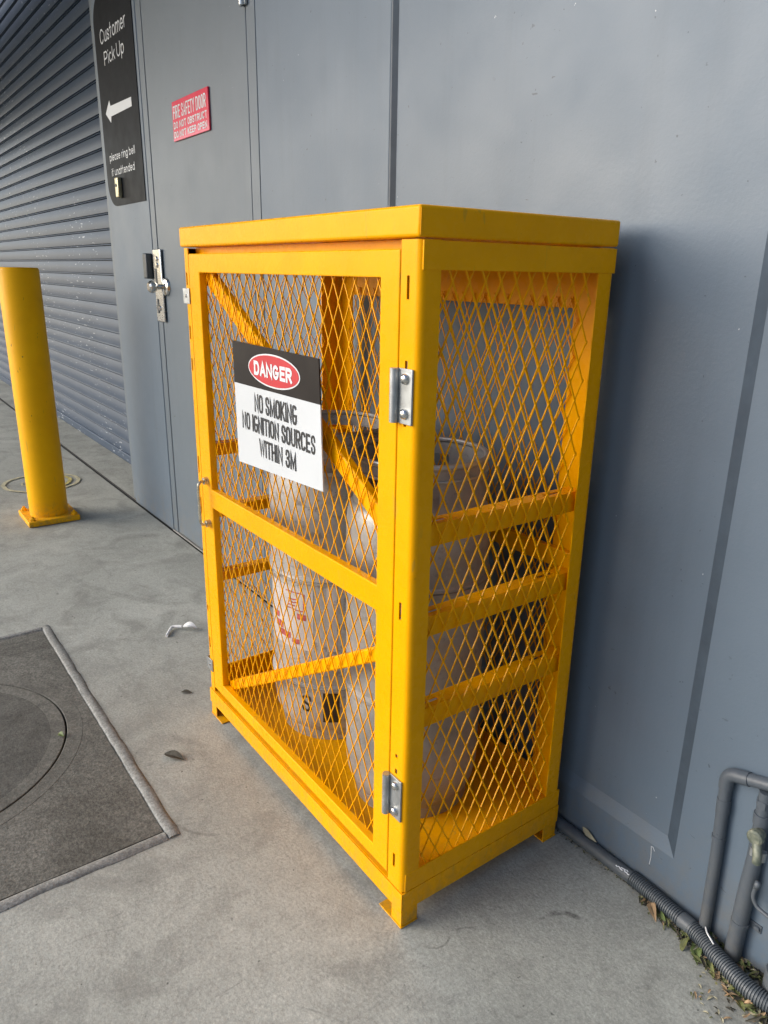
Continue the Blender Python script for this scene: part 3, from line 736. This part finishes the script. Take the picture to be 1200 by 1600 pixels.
for z0, z1 in ((1.043, 1.0755), (.136, .168)):
    bm = new(); box(bm, -W-.0020, -W+.030, -.0034, -.0006, z0, z1); box(bm, -W-.0040, -W-.0021, -.0034, .030, z0, z1); h = part('keeper_plate', bm, GALV, cg, .0006)
    bm = new(); lathe(bm, [(0, -.0052), (.003, -.005), (.004, -.0036)], -W+.014, (z0+z1)/2, 12, 'y'); part('rivet', bm, CHROME, h)
bm = new()
tube(bm, cat([(-.762, -.001, .652), (-.760, -.015, .6525), (-.758, -.023, .649), (-.757, -.026, .640), (-.757, -.026, .60), (-.757, -.026, .562), (-.758, -.023, .5525), (-.760, -.015, .548), (-.762, -.001, .5485)], 6), .0036, 10)
h = part('pull_handle', bm, ZINC, dr)
for z in (.652, .5483):
    bm = new(); lathe(bm, [(.0035, -.012), (.0085, -.011), (.0095, -.004), (.010, -.0013), (0, -.0013)], -.7625, z, 16, 'y'); part('collar', bm, ZINC, h)

# ------------------------------------------------------------------ danger sign wired to the door mesh
ds = thing('danger_sign', 'white and black DANGER NO SMOKING sign fixed to the yellow door mesh', 'sign', (-.41, -.003, .86))
TL, TR, BR, BL = (-.582, .983), (-.2525, .979), (-.2425, .755), (-.5755, .739)
YD = -.0035
bm = new()
def quad(u, v): a = Vector(TL).lerp(Vector(TR), u); b = Vector(BL).lerp(Vector(BR), u); return a.lerp(b, v)
def sheet(bm, u0, u1, v0, v1, y, t, nx=12):
    us = [u0+(u1-u0)*k/nx for k in range(nx+1)]
    poly = [tuple(quad(u, v0)) for u in us] + [tuple(quad(u, v1)) for u in us[::-1]]
    prism(bm, poly, lambda a, b, w: (a, y-w, b), t)
sheet(bm, 0, 1, .335, 1, YD, .0025); part('board', bm, WHITES, ds)
bm = new(); sheet(bm, 0, 1, 0, .3345, YD, .0026); part('header', bm, BLACKS, ds)
bm = new(); prism(bm, ell(-.413, .9405, .0995, .0305), Tm(YD-.0029), .0003); part('oval_border', bm, WHITEV, ds)
bm = new(); prism(bm, ell(-.413, .9405, .0960, .0277), Tm(YD-.0034), .0003); part('oval', bm, RED, ds)
bm = new(); text(bm, 'DANGER', -.4875, -.3405, .9270, .0265, .0062, Tm(YD-.0039), .15, 1.0); part('oval_lettering', bm, WHITEV, ds)
bm = new(); text(bm, 'NO SMOKING', -.4935, -.328, .8550, .0355, .0054, Tm(YD-.0028), .12, .62, .85); part('lettering', bm, INKG, ds); bm = new()
text(bm, 'NO IGNITION SOURCES', -.5505, -.2655, .8140, .0340, .0053, Tm(YD-.0028), .12, .62, .85); part('lettering', bm, INKG, ds); bm = new()
text(bm, 'WITHIN 3M', -.4790, -.3335, .7705, .0345, .0054, Tm(YD-.0028), .12, .62, .85); part('lettering', bm, INKG, ds)

# ------------------------------------------------------------------ two gas cylinders inside the cage
n = NT('shaded_stained_aluminium')
c = n.mix(n.ramp(n.noise(12, 7, .65), .32, .7), (.24, .235, .222), (.42, .412, .395))  # stained metal, darkened overall to carry the shade inside the cage
c = n.mix(n.ramp(n.noise(48, 5, .7), .54, .70, 0, .6), c, (.10, .085, .07))
c = n.mix(n.ramp(n.noise(150, 2), .68, .74, 0, .6), c, (.50, .49, .48))
n.set(Base_Color=c, Metallic=.3, Roughness=n.ramp(n.noise(18, 4), .3, .7, .40, .62)); n.bump(n.noise(30, 5, .6), .15, .004); ALUSHADE = n.m
def cylinder(cx, cy, R, rings_, label, cut, ALU=None):
    t = thing('gas_cylinder', label, 'gas cylinder', (cx, cy, ZB+.0015), 'aluminium gas cylinders in the yellow cage')
    z0 = ZB+.0018
    prof = [(R*.80, z0+.012), (R*.90, z0+.030), (R*.97, z0+.055), (R, z0+.085)]
    for zr in sorted(rings_):
        prof += [(R, zr-.0095), (R+.0038, zr-.0065), (R+.0048, zr-.002), (R+.0016, zr), (R+.0048, zr+.002), (R+.0038, zr+.0065), (R, zr+.0095)]
    prof += [(R, .668), (R*.985, .690), (R*.945, .706), (R*.89, .716), (R*.6, .735), (R*.22, .745), (0, .746)]
    bm = new(); lathe(bm, prof, cx, cy, 64); part('body', bm, ALU, t)
    bm = new(); lathe(bm, [(R*.82, z0+.02), (R*.82, z0), (R*.87, z0), (R*.87, z0+.026)], cx, cy, 48); part('foot_ring', bm, ALU, t)
    # shroud with rolled rim and a hand hole
    bm = new(); rc = R*.905; n_ = 64; zl = [.706, .722, .772, .800]
    ang = [2*PI*k/n_ for k in range(n_+1)]
    for a, b in zip(ang, ang[1:]):
        mid = (a+b)/2
        for i in range(3):
            if i == 1 and any(abs((mid-c+PI) % (2*PI)-PI) < .62 for c in cut): continue
            for rad in (rc, rc-.0025):
                bm.faces.new([bm.verts.new((cx+math.cos(q)*rad, cy+math.sin(q)*rad, zz)) for q, zz in ((a, zl[i]), (b, zl[i]), (b, zl[i+1]), (a, zl[i+1]))])
    bmesh.ops.remove_doubles(bm, verts=bm.verts, dist=1e-5)
    sh = part('shroud', bm, ALU, t)
    bm = new(); tube(bm, [(cx+math.cos(a)*(rc-.001), cy+math.sin(a)*(rc-.001), .801) for a in ang], .0055, 10, False)
    tube(bm, [(cx+math.cos(a)*(rc+.001), cy+math.sin(a)*(rc+.001), .776) for a in ang], .0022, 8, False); part('rim', bm, GALV, sh)
    bm = new(); lathe(bm, [(.020, .744), (.020, .765), (.012, .768), (.012, .785), (0, .786)], cx, cy, 16)
    tube(bm, [(cx, cy, .772), (cx-.035, cy-.02, .772)], .008, 10); part('valve', bm, BRASS, t)
    return t
def curved(bm, cx, cy, R, a0, a1, z0, z1, lift, n_=10, wob=0):
    prev = None
    for k in range(n_+1):
        a = a0+(a1-a0)*k/n_; j = random.uniform(-wob, wob)
        cur = [bm.verts.new((cx+math.cos(a)*(R+lift), cy+math.sin(a)*(R+lift), z)) for z in (z0+j, z1+j)]
        if prev: bm.faces.new((prev[0], cur[0], cur[1], prev[1]))
        prev = cur
AX, AY, AR = -.553, .208, .142
A = cylinder(AX, AY, AR, [.222, .482], 'scuffed silver cylinder with worn label and black patch, behind the danger sign', [math.radians(-62), math.radians(118)], ALU)
B = cylinder(-.235, .200, .137, [.335, .575], 'silver cylinder by the corner post on the hinge side of the cage, tone darkened for shade, unlabelled', [math.radians(150), math.radians(-60)], ALUSHADE)
bm = new(); curved(bm, AX, AY, AR, math.radians(-104), math.radians(-50), .315, .462, .0008, 12); lb = part('paper_label', bm, LABEL, A)
bm = new()
for a0, a1, z0, z1 in ((-79, -58, .448, .4505), (-79, -58, .408, .4105), (-59.5, -58, .4106, .448), (-76, -66, .424, .427), (-76, -65, .431, .434), (-76, -68, .417, .420), (-66, -57, .388, .402), (-101, -90, .372, .386), (-96, -84, .352, .368), (-88, -74, .334, .349), (-72, -64, .326, .338)):
    curved(bm, AX, AY, AR, math.radians(a0), math.radians(a1), z0, z1, .0014, 5, .0012)
part('print', bm, FADED, lb)
bm = new(); curved(bm, AX, AY, AR, math.radians(-38), math.radians(-29), .318, .478, .0009, 5); part('paper_strip', bm, LABEL, A)
bm = new(); curved(bm, AX, AY, AR, math.radians(-42), math.radians(-27), .138, .218, .0010, 5); part('tape_patch', bm, BLK, A)
bm = new()
ca, cz = math.radians(-58), .160
Tc = lambda u, v, w: (AX+math.cos(ca+u/AR)*(AR+.0012+w), AY+math.sin(ca+u/AR)*(AR+.0012+w), cz+v)
text(bm, 'S', -.012, .012, 0, .042, .006, Tc); part('painted_letter', bm, BLK, A)

# ------------------------------------------------------------------ pipes and conduit at the wall foot
cd = thing('wall_conduit', 'grey conduit lying along the wall foot, plain then corrugated', 'conduit', (.2, .435, 0))
bm = new(); tube(bm, [(-.12, .4385, .0135), (.05, .4388, .0135), (.176, .4386, .0135)], .0125, 20); part('plain_pipe', bm, CONDM, cd)
def corr(bm, ctrl, r, n_):
    P = cat(ctrl, 24); L = [0]
    for a, b in zip(P, P[1:]): L.append(L[-1]+(b-a).length)
    pts, rad = [], []; pit = .0042; tot = L[-1]; N_ = int(tot/pit)*6
    j = 0
    for k in range(N_+1):
        s = tot*k/N_
        while j < len(L)-2 and L[j+1] < s: j += 1
        f = (s-L[j])/max(1e-9, L[j+1]-L[j]); pts.append(P[j].lerp(P[j+1], min(1, f)))
        ph = (k % 6); rad.append(r if ph in (1, 2, 3) else r-.0022)
    tube(bm, pts, r, n_, True, rad)
bm = new(); corr(bm, [(.172, .4388, .0150), (.215, .4360, .0150), (.262, .4315, .0150), (.288, .4297, .015)], .0148, 20); part('corrugated_pipe', bm, CONDM, cd)
bm = new(); tube(bm, [(.285, .4300, .0150), (.308, .4283, .0150)], .0150, 20); part('coupler', bm, CONDM, cd)
bm = new(); corr(bm, [(.305, .4285, .0150), (.330, .4225, .0150), (.355, .414, .0150), (.388, .405, .0152), (.418, .3985, .0152), (.446, .3965, .0155), (.49, .402, .016)], .0156, 20); part('corrugated_pipe', bm, CONDM, cd)
bm = new()
for (x, a) in ((.148, .9), (.158, 1.15), (.166, .95)):
    prev = None
    for k in range(6):
        xx = x-.008+.0032*k; aa = PI+a+random.uniform(-.18, .18); c = Vector((xx, .4386, .0135))
        cur = [bm.verts.new(c+Vector((0, math.cos(q), -math.sin(q)))*.0128) for q in (aa, aa+.16)]
        if prev: bm.faces.new((prev[0], cur[0], cur[1], prev[1]))
        prev = cur
part('paint_splash', bm, WHITEV, cd)

for o in [cd]: o.location.y -= .0115
PY = .431
pp = thing('wall_pipe', 'slim grey painted pipe rising from the ground and elbowing along the wall', 'pipe', (.318, PY, 0))
bm = new(); tube(bm, [(.3215, PY, -.005), (.3180, PY, .17), (.3120, PY, .318)], .0100, 24); part('riser', bm, PIPEM, pp)
bm = new(); tube(bm, cat([(.3122, PY, .312), (.3120, PY, .326), (.3150, PY, .336), (.3230, PY, .3425), (.3350, PY, .346), (.347, PY, .3495)], 6), .0116, 24); part('elbow', bm, PIPEM, pp)
bm = new(); tube(bm, [(.345, PY, .349), (.3737, PY, .3575), (.50, PY, .392)], .0102, 24); part('crosspipe', bm, PIPEM, pp)
bm = new(); tube(bm, [(.3143, PY, .262), (.3132, PY, .290)], .0110, 24); part('coupler', bm, PIPEM, pp); bm = new(); tube(bm, [(.3160, PY, .2105), (.3157, PY, .217)], .0112, 24); part('coupler', bm, PIPEM, pp)
p2 = thing('tap_pipe', 'stouter grey painted pipe with corroded tap beside the elbowed pipe', 'pipe', (.377, PY, 0))
bm = new(); tube(bm, [(.3752, PY-.001, -.005), (.3770, PY-.001, .15), (.3785, PY-.001, .215), (.3772, PY-.001, .290)], .0128, 24, True, [.0138, .0132, .0118, .0112]); part('riser', bm, PIPEM, p2)
bm = new(); tube(bm, [(.3772, PY-.001, .286), (.3765, PY-.001, .304)], .0128, 24); tube(bm, [(.3765, PY-.001, .304), (.3757, PY-.001, .345)], .0105, 24); tube(bm, [(.3763, PY-.001, .318), (.3761, PY-.001, .330)], .0125, 6); part('coupler', bm, PIPEM, p2)
bm = new(); tube(bm, [(.3768, PY-.001, .079), (.3769, PY-.001, .087)], .0146, 24); box(bm, .388, .408, .439, .4445, .078, .093)
lathe(bm, [(0, .4355), (.0045, .4355), (.0052, .439)], .4015, .0855, 12, 'y'); part('clip', bm, PIPEM, p2)
bm = new(); lathe(bm, [(0, .398), (.0095, .398), (.0125, .401), (.0130, .408), (.0095, .413), (.0090, .420)], .3835, .276, 20, 'y')
tube(bm, cat([(.3865, .405, .268), (.3925, .399, .258), (.3955, .396, .248), (.396, .396, .240)], 5), .0068, 14)
tp = part('tap', bm, VERD, p2)
bm = new(); tube(bm, [(.378, .412, .2425), (.400, .412, .2445)], .0032, 12); tube(bm, [(.3805, .412, .236), (.3805, .412, .2495)], .0042, 12); tube(bm, [(.397, .412, .236), (.397, .412, .253)], .0052, 12); part('spindle', bm, GALV, tp)
hs = tag(finish('cable', new(), PIPEM), 'thin grey cable curving away from the tap pipe', 'cable')
bm = new(); tube(bm, cat([(.3975, .415, .1900), (.3955, .415, .178), (.3943, .415, .168), (.3950, .415, .159), (.4000, .415, .150), (.4100, .415, .1445), (.45, .415, .140)], 8), .0034, 12)
tube(bm, [(.3978, .415, .192), (.3958, .415, .179)], .0050, 10)
bm.to_mesh(hs.data); bm.free()
for p in hs.data.polygons: p.use_smooth = True
dst = thing('drain_stub', 'short wide open grey pipe stub at the wall foot', 'drain pipe', (.452, .408, 0))
bm = new(); lathe(bm, [(.028, -.004), (.028, .052), (.0268, .054), (.0238, .054), (.0225, .052), (.0225, .006), (0, .006)], .462, .4225, 40); part('socket', bm, PIPEM, dst)
bm = new(); tube(bm, [(.470, .428, .006), (.470, .428, .13)], .009, 20); part('standpipe', bm, PIPEM, dst)

# ------------------------------------------------------------------ litter
def leaf(bm, x, y, z, L, wd, rz, tilt, curl, roll=0, mi=0, n_=6):
    R_ = Matrix.Rotation(rz, 3, 'Z') @ Matrix.Rotation(tilt, 3, 'Y') @ Matrix.Rotation(roll, 3, 'X')
    prev = None
    for k in range(n_+1):
        t = k/n_; ww = wd*math.sin(PI*min(.985, max(.02, t))**.8)/2+.0003
        c = Vector(((t-.5)*L, 0, curl*L*(math.sin(PI*t)-.5)))
        cur = [bm.verts.new(Vector((x, y, z)) + R_ @ (c+Vector((0, s*ww, abs(s)*ww*.45)))) for s in (-1, 0, 1)]
        if prev:
            for i in (0, 1):
                f = bm.faces.new((prev[i], prev[i+1], cur[i+1], cur[i])); f.material_index = mi
        prev = cur
rng = random.Random(21)
bm = new()
def front(x): return .420-.11*max(0, x-.19) if x < .31 else max(.372, .404-.26*(x-.31))
for k in range(620):
    x = .20+.30*rng.random()**.8
    if rng.random() < .55: y = front(x)-abs(rng.gauss(0, .011))
    else: y = .436+rng.uniform(-.014, .007)
    if x < .19 and rng.random() < .6: continue
    mi = rng.choice([0, 1, 1, 2, 2, 3, 4, 1])
    L = rng.choice([.006, .010, .016, .022, .028])*rng.uniform(.6, 1.1)
    leaf(bm, x, y, .003+rng.random()*.007, L, L*rng.uniform(.14, .38), rng.uniform(0, 2*PI), rng.gauss(0, .35), rng.uniform(-.2, .3), rng.gauss(0, .6), mi, 4)
for k in range(150):
    x = rng.uniform(-.03, .2); y = .424-abs(rng.gauss(0, .006)) if rng.random() < .6 else .443
    leaf(bm, x, y, .0015+rng.random()*.002+(.02 if y > .44 else 0), rng.uniform(.002, .008), rng.uniform(.001, .003), rng.uniform(0, 6), 0, .1, 0, rng.choice([2, 2, 1, 3]), 3)
for k in range(90):
    x = rng.uniform(.36, .56); y = rng.uniform(.30, .40)
    leaf(bm, x, y, .0015+rng.random()*.002, rng.uniform(.004, .016), rng.uniform(.0012, .004), rng.uniform(0, 6), 0, .15, 0, rng.choice([0, 1, 2, 3, 3]), 3)
ll = finish('leaf_litter', bm, None, mats=LEAFM); ll['kind'] = 'stuff'; ll['label'] = 'dry leaf scraps and grit gathered along the wall foot'; ll['category'] = 'leaf litter'

def single(name, label, cat_, mat, args, loc):
    bm = new(); leaf(bm, *args); o = finish(name, bm, mat)
    s = o.modifiers.new('thickness', 'SOLIDIFY'); s.thickness = .0006
    return tag(o, label, cat_)
single('dry_leaf', 'largest tan dry leaf beside the corrugated conduit', 'leaf', LEAFM[0], (.238, .4005, .009, .052, .015, -.75, 0, .10, .35, 0, 10), None)
single('green_leaf', 'crumpled green leaf on the floor near the drain stub', 'leaf', LEAFM[4], (.338, .385, .006, .040, .018, -1.0, .1, .15, .3, 0, 10), None)
single('pale_leaf', 'narrow pale leaf wedged between conduit and wall', 'leaf', LEAFM[3], (.060, .4370, .029, .040, .010, -.1, .2, .12, .9, 0, 8), None)
single('crushed_leaf', 'flat dark crushed leaf on the floor in front of the cage', 'leaf', LEAFM[2], (-.699, -.152, .004, .058, .024, .55, 0, .05, .1, 0, 10), None)
single('fallen_leaf', 'small dark leaf on the floor near the foot of the cage door latch side', 'leaf', LEAFM[2], (-.955, -.02, .003, .030, .014, .9, 0, .05, 0, 0, 8), None)
single('wilted_leaf', 'tiny yellow green leaf caught in the access cover lid joint', 'leaf', LEAFM[4], (-.937, -.352, .008, .022, .012, .3, 0, .1, .4, 0, 8), None)
# bent white plastic scrap
wp = thing('plastic_scrap', 'bent white plastic scrap lying on the concrete floor', 'litter', (-1.305, .095, 0))
bm = new(); tube(bm, cat([(-1.303, .052, .005), (-1.330, .072, .006), (-1.345, .088, .009), (-1.325, .112, .012)], 6), .0048, 10); part('stem', bm, WHITEP, wp)
bm = new(); leaf(bm, -1.308, .132, .012, .05, .026, .75, 0, .15, .2, 0, 8); o = part('flap', bm, WHITEP, wp); s = o.modifiers.new('thickness', 'SOLIDIFY'); s.thickness = .0025
st = finish('white_straw', new(), WHITEP)
bm = new(); tube(bm, cat([(.328, .420, .034), (.338, .408, .037), (.348, .404, .034), (.357, .404, .026), (.362, .403, .020)], 6), .0014, 8); bm.to_mesh(st.data); bm.free()
tag(st, 'thin bent white plastic strip on the corrugated conduit', 'litter')
# spider-web-like drip of white paint on the wall
pd = finish('paint_drip', new(), WHITEV)
bm = new(); 
ribbon(bm, [(.2020, .093), (.1985, .099), (.1945, .0985), (.1955, .090), (.1970, .075), (.1960, .058)], .0011, lambda u, v, w_: (u, YB-.0012, v), 0); bm.to_mesh(pd.data); bm.free()
tag(pd, 'thin hooked drip of white paint on the grey wall above the conduit', 'paint mark')
